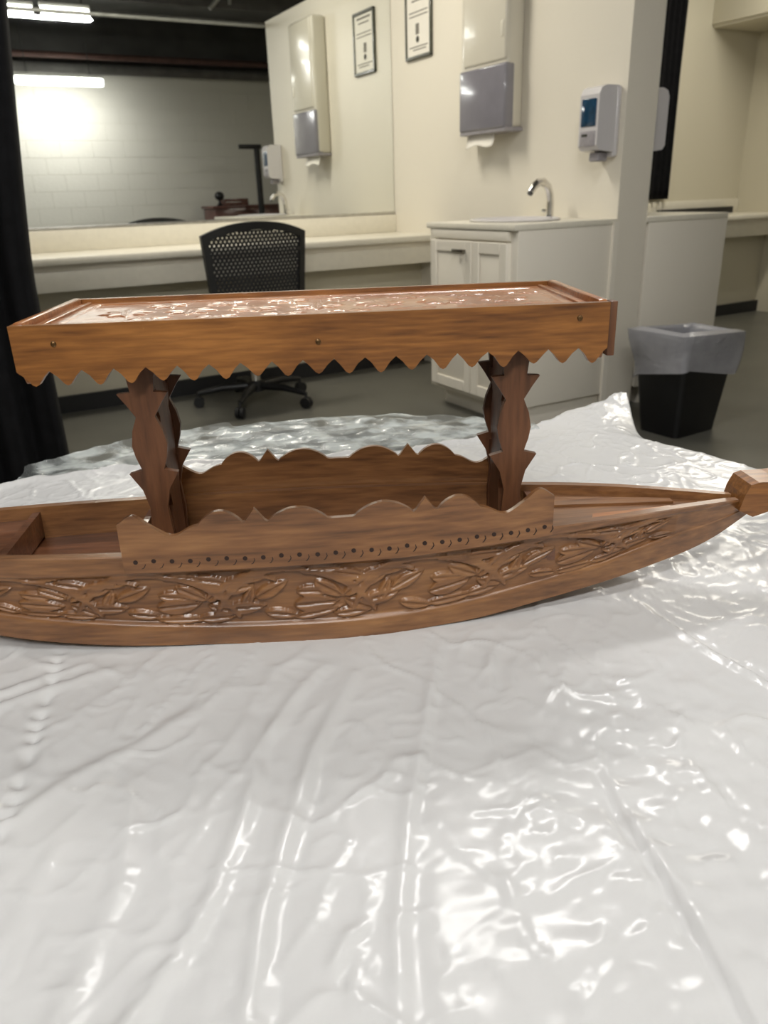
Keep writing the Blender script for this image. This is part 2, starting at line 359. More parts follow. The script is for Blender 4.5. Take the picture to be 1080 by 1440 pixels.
# ------------------------------------------------------------------ dispensers
t = thing('paper_towel_dispenser', 'tall ivory paper towel dispenser with smoked grey lower window', 'dispenser', 3.64, PV, 1.34)
hw = 0.197; dp = 0.11
box('housing', -dp, 0, -hw, hw, 0.0, 0.88, 'disp_white', t, 0.022, 4)
box('cover', -dp-0.008, -dp+0.03, -hw+0.004, hw-0.03, 0.30, 0.87, 'disp_white', t, 0.014, 4)
win = box('window', -dp-0.012, -dp+0.05, -hw-0.003, hw-0.004, 0.0, 0.290, 'disp_grey', t, 0.012, 4)
bm = bmesh.new(); add_box(bm, -dp-0.006, -dp+0.04, -hw-0.004, -hw+0.05, 0.0, 0.283, 0.01, 3); bm_obj('side_band', bm, 'disp_grey', win, 40)
box('lock_tab', -dp-0.012, -dp-0.004, -hw+0.02, -hw+0.045, 0.40, 0.47, 'disp_white', t, 0.004)
box('base_lip', -dp-0.004, 0.0, -hw-0.002, hw-0.002, -0.016, 0.004, 'soap_grey', t, 0.004)
P = np.zeros((8, 10, 3))
for i in range(8):
    for j in range(10):
        a = i/7; P[i, j] = (-dp*0.72-0.02*a**2, -hw*0.35 + j/9*0.24 - 0.01*a, 0.0-0.075*a - 0.008*math.sin(j*0.9)*a)
o = grid('paper_towel', P, 'paper', t); md = o.modifiers.new('t', 'SOLIDIFY'); md.thickness = 0.0015

def soap(label, u, v, flip, group):
    t = thing('soap_dispenser', label, 'dispenser', u, v, 1.17, PI if flip else 0, group)
    box('back_plate', -0.03, 0, -0.062, 0.062, 0.0, 0.285, 'soap_white', t, 0.012, 3)
    bm = bmesh.new()
    prof = [(-0.02, 0.02), (-0.115, 0.03), (-0.13, 0.05), (-0.13, 0.25), (-0.118, 0.275), (-0.09, 0.285), (-0.02, 0.285)]
    add_prism(bm, prof, 0.116, lambda a, b, d: (a, -0.058+d, b)); bm_obj('cover', bm, 'soap_white', t)
    box('sight_window', -0.134, -0.126, -0.044, 0.046, 0.125, 0.235, 'soap_blue', t, 0.003)
    box('push_panel', -0.133, -0.126, -0.046, 0.048, 0.045, 0.108, 'soap_grey', t, 0.003)
    box('window_sticker', -0.1338, -0.130, 0.0, 0.036, 0.085, 0.096, 'ink_dark', t, 0.0005)
    box('nozzle', -0.09, -0.03, -0.03, 0.03, -0.016, 0.022, 'soap_grey', t, 0.008, 3)
soap('white wall soap dispenser with dark blue window above the sink', 2.828, PV, False, None)
soap('white soap dispenser edge poking out behind the partition, before the black drape', 2.85, 2.98, True, None)

# framed notice on the partition
t = thing('framed_notice', 'framed paper notice hanging on the cream wall above the counter', 'picture', 4.41, PV, 1.78)
fw_, fh_ = 0.14, 0.36
bm = bmesh.new()
add_box(bm, -0.018, 0, -fw_, -fw_+0.016, 0, fh_, 0.003, 1); add_box(bm, -0.018, 0, fw_-0.016, fw_, 0, fh_, 0.003, 1)
add_box(bm, -0.018, 0, -fw_, fw_, 0, 0.018, 0.003, 1); add_box(bm, -0.018, 0, -fw_, fw_, fh_-0.018, fh_, 0.003, 1)
bm_obj('frame', bm, 'frame', t, 40)
pp = box('paper', -0.010, -0.002, -fw_+0.01, fw_-0.01, 0.01, fh_-0.01, 'paper', t, 0)
for z, a, b, h in ((0.315, -.09, .09, .012), (0.29, -.07, .07, .008), (0.235, -.1, .1, .006), (0.215, -.1, .1, .006), (0.06, -.1, .1, .006), (0.045, -.08, .06, .006)):
    box('print_line', -0.0108, -0.0099, a, b, z, z+h, 'ink', pp, 0)
bm = bmesh.new(); add_lathe(bm, [(0.017, 0), (0.017, 0.0009)], seg=16)
bmesh.ops.rotate(bm, verts=bm.verts[:], cent=(0, 0, 0), matrix=Matrix.Rotation(-PI/2, 3, 'Y')); bmesh.ops.translate(bm, verts=bm.verts[:], vec=(-0.0101, 0.01, 0.10))
bm_obj('print_spot', bm, 'ink_dark', pp)
box('print_figure', -0.0108, -0.0099, -0.006, 0.03, 0.125, 0.18, 'ink', pp, 0)

# ------------------------------------------------------------------ office chair
def office_chair():
    t = thing('office_chair', 'black mesh-back swivel chair tucked at the long counter', 'chair', 3.98, 1.43, 0, math.radians(3))
    # backrest frame: outline in (x, z), bowed in y
    def Yb(x, z): return -0.19 - 0.03*(z-0.5) + 0.05*(x/0.27)**2*0.5 + 0.02
    zt = lambda x: 0.945 - 0.055*(abs(x)/0.275)**2.2
    inn, out = [], []
    n = 40
    def outline(wd, top_off, bot):
        L_ = []
        for i in range(n+1):
            x = -wd + 2*wd*i/n; L_.append((x, zt(x) - top_off))
        for i in range(1, 9): L_.append((wd - 0.03*(i/8), (zt(wd)-top_off) + (bot-(zt(wd)-top_off))*i/8))
        for i in range(1, 9): L_.append((wd-0.03 - 2*(wd-0.03)*i/8, bot))
        for i in range(1, 8): L_.append((-wd+0.03 - 0.03*(i/8), bot + ((zt(wd)-top_off)-bot)*i/8))
        return L_
    O = outline(0.278, 0, 0.50); I = outline(0.246, 0.038, 0.53)
    bm = bmesh.new(); m_ = len(O)
    def ring(L_, dy): return [bm.verts.new((x, Yb(x, z)+dy, z)) for x, z in L_]
    a, b, c, d = ring(O, -0.012), ring(I, -0.012), ring(O, 0.016), ring(I, 0.016)
    for i in range(m_):
        j = (i+1) % m_
        bm.faces.new((a[i], a[j], b[j], b[i])); bm.faces.new((c[i], d[i], d[j], c[j]))
        bm.faces.new((a[i], c[i], c[j], a[j])); bm.faces.new((b[i], b[j], d[j], d[i]))
    bf = bm_obj('backrest_frame', bm, 'chair_black', t, 40)
    # diamond lattice
    bm = bmesh.new()
    def inside(x, z): return abs(x) < 0.25-0.03*max(0, (0.86-z)/0.36) and 0.52 < z < zt(x)-0.034
    for sgn in (-1, 1):
        for k in range(-34, 35):
            run = []
            for q in range(0, 61):
                z = 0.50 + q*0.0078; x = k*0.0215 + sgn*(z-0.72)*0.62
                if inside(x, z): run.append((x, Yb(x, z) + 0.002, z))
            if len(run) > 2:
                run = run[::4] + ([run[-1]] if (len(run)-1) % 4 else [])
                for p, q_ in zip(run[:-1], run[1:]):
                    w2 = 0.0066
                    v_ = [bm.verts.new((p[0]-w2, p[1], p[2])), bm.verts.new((p[0]+w2, p[1], p[2])), bm.verts.new((q_[0]+w2, q_[1], q_[2])), bm.verts.new((q_[0]-w2, q_[1], q_[2]))]
                    bm.faces.new(v_)
    me = bpy.data.meshes.new('mesh_panel'); bm.to_mesh(me); bm.free()
    o = link('mesh_panel', me, 'chair_mesh', bf); md = o.modifiers.new('t', 'SOLIDIFY'); md.thickness = 0.004
    tag(o, 'black diamond lattice mesh')
    # spine, seat, column
    tube('spine', [(0, -0.20, 0.60), (0, -0.225, 0.50), (0, -0.18, 0.42), (0, -0.05, 0.40)], 0.026, 'chair_black', t, 10)
    bm = bmesh.new(); add_box(bm, -0.245, 0.245, -0.19, 0.27, 0.425, 0.485, 0.03, 4); bm_obj('seat', bm, 'chair_mesh', t, 50)
    bm = bmesh.new(); add_box(bm, -0.11, 0.11, -0.12, 0.12, 0.385, 0.424, 0.01, 2); bm_obj('tilt_housing', bm, 'chair_black', t, 40)
    tube('gas_column', [(0, 0, 0.10), (0, 0, 0.24), (0, 0, 0.241), (0, 0, 0.386)], [0.028, 0.028, 0.016, 0.016], 'chrome', t, 14)
    lathe('hub', [(0.05, 0.075), (0.05, 0.12), (0.03, 0.13)], 'chair_black', t)
    for k in range(5):
        a = 2*PI*k/5 + math.radians(14)
        dx, dy = math.cos(a), math.sin(a)
        lg = tube('leg', [(0.03*dx, 0.03*dy, 0.10), (0.18*dx, 0.18*dy, 0.10), (0.31*dx, 0.31*dy, 0.078)], [0.022, 0.02, 0.013], 'chair_black', t, 8)
        c = (0.315*dx, 0.315*dy)
        tube('stem', [(c[0], c[1], 0.05), (c[0], c[1], 0.085)], 0.008, 'steel', lg, 8)
        bm = bmesh.new()
        for s_ in (-1, 1):
            ox, oy = -dy*0.013*s_, dx*0.013*s_
            add_tube(bm, [(c[0]+ox*0.3, c[1]+oy*0.3, 0.029), (c[0]+ox*1.6, c[1]+oy*1.6, 0.029)], 0.029, 16)
        bm_obj('caster', bm, 'rubber', lg, 40)
office_chair()

# ------------------------------------------------------------------ waste bin
t = thing('waste_bin', 'black plastic waste bin with a translucent grey liner folded over its rim', 'bin', 2.335, 2.86, 0, math.radians(3))
def rr(hx, hy, r, n=6):
    out = []
    for cx_, cy_, a0 in ((hx-r, hy-r, 0), (-hx+r, hy-r, PI/2), (-hx+r, -hy+r, PI), (hx-r, -hy+r, 3*PI/2)):
        for i in range(n+1): a = a0 + PI/2*i/n; out.append((cx_+r*math.cos(a), cy_+r*math.sin(a)))
    return out
def loft(name, secs, m, parent, cap0=True, cap1=False):
    bm = bmesh.new(); R_ = [[bm.verts.new(p) for p in s_] for s_ in secs]; n = len(R_[0])
    for i in range(len(R_)-1):
        for k in range(n): bm.faces.new((R_[i][k], R_[i][(k+1) % n], R_[i+1][(k+1) % n], R_[i+1][k]))
    if cap0: bm.faces.new(R_[0])
    if cap1: bm.faces.new(R_[-1])
    return bm_obj(name, bm, m, parent, 50)
def bsec(f, z, off=0): return [(x, y, z) for x, y in rr(0.138+0.046*f+off, 0.106+0.040*f+off, 0.03)]
loft('bin_body', [bsec(0, 0), bsec(0.5, 0.22), bsec(1, 0.43), bsec(1, 0.43, 0.008), bsec(1, 0.44, 0.008), bsec(1, 0.44, -0.006), bsec(0.5, 0.22, -0.006), bsec(0.05, 0.02, -0.006)], 'bin', t, True, True)
secs = []
n_ = len(rr(.1, .1, .03))
for lev in range(8):
    a = lev/7; s_ = []
    for k, (x, y, _) in enumerate(bsec(1, 0)):
        an = math.atan2(y, x)
        hem = 0.275 + 0.035*math.sin(2*an+0.6) + 0.015*math.sin(5*an)
        z = hem*(1-a) + 0.452*a
        f = (z/0.43); off = 0.016 + 0.006*math.sin(9*an+4*a) + 0.004*math.sin(17*an+2*a)
        px, py, _ = bsec(f, 0, off)[k]; s_.append((px, py, z + (0.014*math.sin(5*an+1) if lev == 7 else 0)))
    secs.append(s_)
top2 = []
for lev, (z, f) in enumerate(((0.462, -0.012), (0.44, -0.03), (0.38, -0.03))):
    secs.append([(x*(1), y*(1), z + 0.014*math.sin(5*math.atan2(y, x)+1)*(1 if lev == 0 else .3)) for x, y, _ in bsec(1, 0, f)])
o = loft('bin_liner', secs, 'liner', t, False, False); tag(o, 'translucent grey plastic liner')

# ------------------------------------------------------------------ curtains
def curtain(label, u, v0, v1, z0, z1, amp, waves, flare=0.0, leanr=None, ridx=0):
    t_n = 160; zn = 24; P = np.zeros((t_n, zn, 3))
    for i in range(t_n):
        for j in range(zn):
            a = i/(t_n-1); b = j/(zn-1); z = z0 + (z1-z0)*b
            edge = leanr(z) if leanr else 0
            x = v0 + (v1-v0)*a + edge*a
            P[i, j] = (x, amp*(0.6+0.5*(1-b))*math.sin(a*waves*2*PI + 0.8*math.sin(3*b+ridx)) + 0.35*amp*math.sin(a*waves*4.3*PI+1), z)
    o = grid('curtain', P, 'curtain'); o.location = RW(u, 0, 0); o.rotation_euler = (0, 0, YR)
    md = o.modifiers.new('t', 'SOLIDIFY'); md.thickness = 0.003
    return tag(o, label, 'curtain')
curtain('black floor-length curtain hanging at the left edge of the picture', 2.72, -1.3, 0.287, 0.01, 2.31, 0.035, 13, leanr=lambda z: 0.072*max(0, (z-0.85)/0.75)**1.1)
curtain('narrow black drape hanging in the far bay beside the partition', UM-0.05, 5.08, 5.33, 0.94, 2.9, 0.02, 4, ridx=1)
o = box('curtain_rod', -1.3, PV, -0.012, 0.012, 2.318, 2.342, 'pipe_grey', None, 0.006, 3); o.location = RW(2.72, 0, 0); o.rotation_euler = (0, 0, YR)
tag(o, 'pale straight curtain rod seen at the top of the mirror', 'rod')

# far bay: soffit cupboard and dark strip on the counter
t = thing('wall_cupboard', 'cream overhead cupboard at the top right corner of the far bay', 'cupboard', UM, 6.25, 2.16)
box('cupboard_body', -0.55, 0, -2.4, 0, 0, 0.7, 'wall_bay', t, 0.003)
for k in range(4): box('cupboard_door', -0.57, -0.55, -2.38+k*0.6, -1.80+k*0.6, 0.02, 0.68, 'wall_bay', t, 0.003)
o = box('dark_tray', 5.2, 6.1, -0.03, 0.0, 0.0, 0.05, 'rubber', None, 0.004); o.location = RW(UM-0.02, 0, 0.92); o.rotation_euler = (0, 0, YR)
o.location = RW(UM-0.06, 0, 0.81); tag(o, 'thin black strip lying along the back of the far counter', 'strip')

# ------------------------------------------------------------------ what the mirror shows: lamps, pipes, things by the block wall; also unseen lamps
def ceiling_lamp(label, u, v0, v1, z, hang_to, group='fluorescent strip lamps'):
    t = thing('strip_lamp', label, 'lamp', u, (v0+v1)/2, z, 0, group); h = (v1-v0)/2
    box('housing', -h, h, -0.025, 0.025, 0.040, 0.075, 'lamp_body', t, 0.008)
    tube('tube', [(-h+0.01, 0, 0.0), (-h+0.03, 0, 0.0), (h-0.03, 0, 0.0), (h-0.01, 0, 0.0)], [0.036, 0.045, 0.045, 0.036], 'tube', t, 12)
    for s_ in (-1, 1): tube('hanger', [(s_*h*0.7, 0, 0.07), (s_*h*0.7, 0, hang_to - z)], 0.006, 'steel', t, 6)
ceiling_lamp('lit strip lamp high on the block wall, the brightest in the mirror', -1.30, 1.32, 2.32, 2.385, 3.19)
ceiling_lamp('lit strip lamp near the top left of the mirror, left of its short neighbour', 1.45, 0.80, 1.24, 2.555, 3.19)
ceiling_lamp('short lit strip lamp at the top of the mirror, right of its neighbour', 1.45, 1.29, 1.70, 2.56, 3.19)
ceiling_lamp('strip lamp added above the near side of the round table to light the boat, out of view', -0.35, -0.5, 0.7, 2.64, 3.19)  # fixture added around the boat's front fill
ceiling_lamp('strip lamp hung above the long counter, out of view', 4.0, 0.75, 1.95, 2.84, 3.19)
ceiling_lamp('strip lamp added to light the far bay, out of view', 3.5, 4.3, 5.5, 2.79, 3.19)  # fixture added around the far bay's fill
ceiling_lamp('strip lamp added behind the camera as fill light, out of view', -1.1, -1.5, -0.3, 2.64, 3.19)  # fixture added around the fill behind the camera
def pipe(name, label, u, v0, v1, z, r, m, cat='pipe'):
    o = tube(name, [(v0, 0, 0), (v1, 0, 0)], r, m, None, 14); o.location = RW(u, 0, z); o.rotation_euler = (0, 0, YR); return tag(o, label, cat)
pipe('ceiling_pipe', 'dull red pipe running under the dark ceiling, in the mirror', -1.6, -1.5, 6.2, 2.70, 0.035, 'pipe_red')
pipe('ceiling_pipe', 'thin grey conduit above the red pipe, in the mirror', -0.6, -1.5, 6.2, 2.98, 0.022, 'pipe_grey')
pipe('ceiling_pipe', 'thick dark pipe along the top of the block wall, in the mirror', -1.85, -1.5, 6.2, 2.60, 0.06, 'dark_steel')
for k, u in enumerate((-0.2, 0.75, 1.5)):
    o = struct('trim_%d' % (3+k), -3.4, 6.2, u-0.05, u+0.05, 3.02, 3.2, 'dark_steel', 'dark steel ceiling joist')
o = thing('ceiling_bracket', 'small angled pipe brace below the ceiling, right end of the mirror view', 'bracket', 1.4, 3.05, 2.74)
tube('brace', [(-0.25, 0, -0.05), (0.12, 0, 0.3)], 0.02, 'pipe_grey', o, 8); tube('stub', [(-0.05, 0, 0.0), (-0.05, 0, 0.45)], 0.015, 'pipe_grey', o, 8)
tube('joint', [(-0.07, 0, 0.12), (0.0, 0, 0.19)], 0.034, 'pipe_grey', o, 10)

t = thing('low_cabinet', 'red-brown wooden cabinet by the block wall, seen in the mirror', 'cabinet', -1.6, 4.05, 0)
box('cabinet_body', -0.50, 0.60, -0.25, 0.25, 0.06, 0.93, 'w_far', t, 0.006)
box('cabinet_top', -0.53, 0.62, -0.27, 0.27, 0.93, 0.965, 'w_far', t, 0.006)
box('plinth', -0.46, 0.56, -0.2, 0.2, 0, 0.06, 'w_far', t, 0.003)
for x0 in (-0.48, 0.06): box('door', x0, x0+0.5, 0.25, 0.268, 0.1, 0.9, 'w_far', t, 0.004)
t = thing('wooden_crate', 'low brown crate on the red-brown cabinet, in the mirror', 'crate', -1.55, 3.92, 0.965)
for z in (0.0, 0.045): box('slat', -0.2, 0.14, 0.12, 0.135, z+.004, z+0.04, 'w_far', t, 0.002); box('slat', -0.2, 0.14, -0.135, -0.12, z+.004, z+0.04, 'w_far', t, 0.002)
for x in (-0.2, 0.125): box('end_board', x, x+0.015, -0.12, 0.12, 0.0, 0.085, 'w_far', t, 0.002)
box('bottom', -0.185, 0.125, -0.12, 0.12, 0.001, 0.01, 'w_far', t, 0.001)
t = thing('round_ornament', 'round dark object on the left of the red-brown cabinet, in the mirror', 'ornament', -1.45, 3.66, 0.965)
lathe('knob_foot', [(0.04, 0), (0.045, 0.01), (0.02, 0.03), (0.018, 0.07)], 'chair_black', t)
lathe('knob_ball', [(0.018, 0.07), (0.05, 0.085), (0.065, 0.115), (0.06, 0.15), (0.035, 0.175), (0.005, 0.18)], 'chair_black', t)
t = thing('post_stand', 'slim dark post with a short side arm beside the block wall, in the mirror', 'stand', -1.05, 4.10, 0)
lathe('base_plate', [(0.17, 0), (0.17, 0.015), (0.03, 0.03)], 'chair_black', t)
tube('post', [(0, 0, 0.02), (0, 0, 1.66)], 0.04, 'chair_black', t, 12)
box('arm', -0.24, 0.06, -0.03, 0.03, 1.645, 1.70, 'chair_black', t, 0.008)

# ================================================================== round table, sheet, film
TC = (0.0, 0.62); TR = 0.512
tb = bpy.data.objects.new('round_table', None); COL.objects.link(tb); tb.location = BW(TC[0], TC[1], 0); tb.rotation_euler = (0, 0, YB)
tag(tb, 'round grey table carrying the wooden boat under the plastic sheet', 'table')
lathe('table_top', [(0.05, TABLE_Z-0.03), (TR-0.006, TABLE_Z-0.03), (TR, TABLE_Z-0.024), (TR, TABLE_Z-0.005), (TR-0.005, TABLE_Z)], 'table', tb, seg=96)
lathe('column', [(0.06, 0.03), (0.045, 0.08), (0.04, 0.60), (0.07, 0.68), (0.10, TABLE_Z-0.031)], 'steel', tb)
lathe('foot_plate', [(0.30, 0), (0.30, 0.012), (0.08, 0.035), (0.06, 0.04)], 'steel', tb, seg=40)

def interp(x, pts): return np.interp(x, [p[0] for p in pts], [p[1] for p in pts])
FAR = [(-0.62, 0.78), (-0.50, 0.85), (-0.4114, 0.8974), (-0.3691, 0.9215), (-0.2698, 0.9409), (-0.1638, 0.9495), (-0.0731, 0.9523), (0.0745, 0.9521), (0.1836, 0.9978), (0.2703, 1.0427), (0.3426, 1.0959), (0.458, 1.1755), (0.62, 1.20)]
SR = [(0.0, 0.62), (0.6, 0.62), (0.7, 0.60), (0.8, 0.53), (0.85, 0.48), (0.925, 0.432), (1.015, 0.425), (1.1755, 0.460), (1.3, 0.47)]
HULLB = [(-0.43, 0.0), (-0.35, 0.03), (-0.26, 0.048), (-0.2, 0.055), (-0.1, 0.058), (0.02, 0.058), (0.08, 0.050), (0.145, 0.040), (0.235, 0.024), (0.30, 0.008), (0.336, 0.0)]
W0 = 0.565
def make_sheet():
    na, nb = 430, 430
    p = np.linspace(0, 1, na)[:, None]; q = np.linspace(0, 1, nb)[None, :]
    sL = -0.62
    s0 = sL + (0.62-sL)*p + 0*q
    # two passes: far edge depends on s, right edge on w
    s = s0.copy()
    for _ in range(6):
        wfar = interp(s, FAR) + 0.004*np.sin(s*60) + 0.003*np.sin(s*131+1)
        w_ = -0.02 + (wfar+0.02)*q
        sR = interp(w_, SR); s = sL + (sR-sL)*p
    X, Y = s, w_
    Z = np.zeros_like(X)
    # soft swells and crinkles
    Z += 0.0030*(vnoise(X*7+3, Y*5+1, 1)-.5) + 0.0010*(vnoise(X*24+Y*9, Y*13-X*6, 2)-.5)
    wx = X + 0.012*(vnoise(X*30, Y*30, 14)-.5); wy = Y + 0.012*(vnoise(X*30+7, Y*30, 15)-.5)
    for sd, fx, fy, rot, amp, wd in ((3, 26, 12, 0.5, 0.0016, 0.022), (4, 40, 17, -0.35, 0.0015, 0.03), (5, 70, 34, 0.15, 0.0011, 0.04), (8, 55, 60, 0.9, 0.0008, 0.05)):
        a_ = wx*math.cos(rot)+wy*math.sin(rot); b_ = -wx*math.sin(rot)+wy*math.cos(rot)
        c_ = np.abs(vnoise(a_*fx+sd, b_*fy, sd)-.5)
        Z += amp*np.exp(-(c_/wd))*(0.25+1.1*vnoise(X*9+sd, Y*9, 9+sd))
    rough_r = (1/(1+np.exp(-(X-0.07)/0.02)))*(1/(1+np.exp((Y-0.40)/0.03)))
    Z += (0.0025*(vnoise(X*34+Y*8, Y*60, 6)-.5) + 0.0018*(vnoise(X*80, Y*110, 7)-.5))*(0.05+rough_r)
    folds = [([(-0.0007, 0.4542), (-0.0266, 0.3717), (-0.0402, 0.307), (-0.048, 0.2647), (-0.0511, 0.2114), (-0.06, 0.1)], 0.0032, 0.0065),
             ([(-0.0682, 0.4101), (-0.0583, 0.3566), (-0.0731, 0.2791), (-0.0861, 0.2394), (-0.0989, 0.2157), (-0.12, 0.12)], 0.0027, 0.006),
             ([(0.0655, 0.4883), (0.0458, 0.4049), (0.026, 0.3203), (0.0143, 0.2512), (0.01, 0.18)], 0.0020, 0.005),
             ([(0.136, 0.3423), (0.1376, 0.299), (0.1415, 0.271), (0.145, 0.2318), (0.1479, 0.1965), (0.15, 0.1)], -0.0034, 0.004),
             ([(0.2258, 0.5401), (0.2547, 0.4611), (0.2741, 0.4229), (0.30, 0.36)], 0.0024, 0.004),
             ([(-0.30, 0.39), (-0.2372, 0.4436), (-0.2142, 0.4588), (-0.1667, 0.4821)], 0.0024, 0.007),
             ([(-0.30, 0.41), (-0.26, 0.45), (-0.20, 0.485)], 0.002, 0.006),
             ([(-0.25, 0.28), (-0.1944, 0.3321), (-0.1675, 0.3679), (-0.1326, 0.396), (-0.0817, 0.4506)], 0.002, 0.008),
             ([(0.1926, 0.3364), (0.1968, 0.3031)], 0.0024, 0.003), ([(-0.0051, 0.253), (-0.0166, 0.2314)], 0.0024, 0.004),
             ([(-0.13, 0.36), (-0.12, 0.29), (-0.13, 0.2)], 0.0018, 0.008), ([(-0.16, 0.33), (-0.165, 0.26), (-0.18, 0.2)], 0.0014, 0.008),
             ([(0.16, 0.45), (0.17, 0.40), (0.165, 0.36)], 0.0014, 0.006), ([(0.10, 0.47), (0.09, 0.42)], 0.0014, 0.005),
             ([(-0.02, 0.47), (-0.045, 0.42), (-0.06, 0.38)], 0.002, 0.006)]
    for pts, amp, sig in folds:
        D, SD, TT = seg_dist(X, Y, pts)
        wob = 1 + 0.5*(vnoise(X*60, Y*60, 11)-.5)
        sig = sig*0.72
        fade = np.clip(TT*6, 0, 1)*np.clip((1-TT)*6, 0, 1)*0.7 + 0.3
        Z += amp*fade*wob*(np.exp(-(D/sig)**2) - 0.45*np.exp(-((D*SD-2.0*sig)/(1.4*sig))**2))
    # puckered seam on the left
    D, SD, TT = seg_dist(X, Y, [(-0.222, 0.53), (-0.2163, 0.4924), (-0.2049, 0.4177), (-0.1945, 0.3425), (-0.185, 0.26)])
    Z -= 0.0042*np.exp(-(D/0.0045)**2)*(0.5+0.5*np.sin(Y*2*PI/0.016+2*np.sin(Y*90)))*(TT > 0.1)
    # flat where the boat presses it down
    hb = np.interp(X, [a for a, b in HULLB], [b for a, b in HULLB])
    m = 1/(1+np.exp((np.abs(Y-W0)-hb-0.004)/0.004)); m = m*(np.abs(X+0.05) < 0.2)
    Z = np.minimum(Z, 0.004)
    Z = Z*(1-m) + (-0.0004)*m
    base = 0.7392
    # past the table edge the sheet droops, except the stiff corner at the back right
    dx, dy = X-TC[0], Y-TC[1]; r = np.hypot(dx, dy); ang = np.degrees(np.arctan2(dy, dx))
    e = np.maximum(r-(TR+0.004), 0)
    stiff = np.exp(-((ang-52)/16)**2)*(dy > 0)
    keep = 0.018*(1-np.exp(-e/0.018)) + 0.02*(e > 0)*e
    newr = np.where(e > 0, (TR+0.004) + keep*(1-stiff) + e*stiff, r)
    hang = np.where(e > 0, (e-keep)*(1-stiff), 0)
    k = newr/np.maximum(r, 1e-6)
    flute = 1 + 0.02*np.sin(np.radians(ang)*26)*np.clip(hang/0.08, 0, 1)
    Xn = TC[0]+dx*k*flute; Yn = TC[1]+dy*k*flute
    Zn = base + Z - hang + stiff*e*0.05
    lip = np.exp(-((q-1)/0.012)**2)*(X > -0.45)*(X < 0.2)
    Zn = Zn + 0.003*lip
    W = np.zeros((na, nb, 3)); W[..., 0] = Xn; W[..., 1] = Yn; W[..., 2] = Zn
    o = grid('plastic_sheet', W, 'sheet'); o.rotation_euler = (0, 0, YB)
    md = o.modifiers.new('t', 'SOLIDIFY'); md.thickness = 0.0008; md.offset = -1
    return tag(o, 'wrinkled glossy white plastic sheet spread over the round table', 'sheet')
make_sheet()

def make_film():
    na, nb = 150, 70
    p = np.linspace(0, 1, na)[:, None]; q = np.linspace(0, 1, nb)[None, :]
    X = -0.40 + 0.68*p + 0*q
    far = TC[1] + np.sqrt(np.maximum((TR+0.006)**2 - X**2, 0.01)); near = interp(X, FAR) - 0.06
    near = np.minimum(near, far-0.01)
    Y = near + (far-near)*q
    Z = 0.004*np.abs(vnoise(X*26+3, Y*34, 21)-.5)*2 + 0.003*(vnoise(X*60, Y*70, 22)-.5) + 0.003*q + 0.006*np.exp(-((q-1)/0.05)**2)*(X < -0.16)
    P = np.stack([X, Y, 0.7352+np.maximum(Z, 0)*np.clip(q*2.2-0.2, 0, 1)], -1)
    o = grid('plastic_film', P, 'film'); o.rotation_euler = (0, 0, YB)
    return tag(o, 'crumpled clear plastic film at the back edge of the round table, behind the boat', 'plastic film')
make_film()

# ================================================================== the wooden boat
BOAT_Z = 0.7400
boat = bpy.data.objects.new('model_boat', None); COL.objects.link(boat); boat.location = BW(0, W0, BOAT_Z); boat.rotation_euler = (0, 0, YB)
tag(boat, 'carved varnished wooden model boat with a scalloped canopy, lying on the white plastic sheet', 'model boat')
def C_(pts):
    xs = np.array([p[0] for p in pts]); ys = np.array([p[1] for p in pts])
    def f(x):
        x = np.asarray(x, float)
        m = np.gradient(ys, xs); i = np.clip(np.searchsorted(xs, x)-1, 0, len(xs)-2); h = xs[i+1]-xs[i]; t_ = np.clip((x-xs[i])/h, 0, 1)
        return (2*t_**3-3*t_**2+1)*ys[i] + (t_**3-2*t_**2+t_)*h*m[i] + (-2*t_**3+3*t_**2)*ys[i+1] + (t_**3-t_**2)*h*m[i+1]
    return f
gb = C_([(-0.43, 0.002), (-0.35, 0.035), (-0.25, 0.053), (-0.15, 0.060), (0, 0.062), (0.1, 0.055), (0.2, 0.040), (0.28, 0.019), (0.336, 0.003)])
cb = C_([(-0.43, 0.001), (-0.35, 0.030), (-0.26, 0.049), (-0.2, 0.055), (-0.1, 0.0585), (0.02, 0.0585), (0.08, 0.050), (0.145, 0.040), (0.235, 0.024), (0.30, 0.009), (0.336, 0.001)])
zbf = C_([(-0.43, 0.064), (-0.35, 0.036), (-0.26, 0.013), (-0.2, 0.005), (-0.1, 0.0), (0.06, 0.0), (0.1, 0.002), (0.145, 0.0085), (0.235, 0.024), (0.30, 0.041), (0.336, 0.060)])
zgf = C_([(-0.43, 0.080), (-0.35, 0.078), (-0.25, 0.077), (0, 0.0762), (0.15, 0.0758), (0.25, 0.075), (0.336, 0.0715)])
SS = np.linspace(-0.43, 0.336, 160)

# --- carved relief of the sides
def leaf_field(Sg, Q, shapes, stems):
    H = np.full(Sg.shape, -1.0)
    for (x, y, ang, ln, wd, mid) in shapes:
        c, s_ = math.cos(ang), math.sin(ang); a = (Sg-x)*c + (Q-y)*s_; b = -(Sg-x)*s_ + (Q-y)*c
        tt = np.clip(a/ln, 0, 1); half = wd*np.sin(PI*tt**0.8)**0.9 + 1e-6
        ins = (a > 0) & (a < ln)
        e = 1-np.abs(b)/half
        h = np.where(ins & (e > 0), -0.0 - 0.55*np.exp(-(np.abs(b)/0.0011)**2)*mid - 0.45*np.exp(-(e/0.10)**2), -1)
        H = np.maximum(H, h)
    for pts, wd in stems:
        D, SD, TT = seg_dist(Sg, Q, pts); ww = wd*(0.6+0.8*np.sin(PI*np.clip(TT, 0.05, .95)))
        h = np.where(D < ww, 0.25*np.sqrt(np.maximum(0, 1-(D/ww)**2))-0.12, -1); H = np.maximum(H, h)
    return H
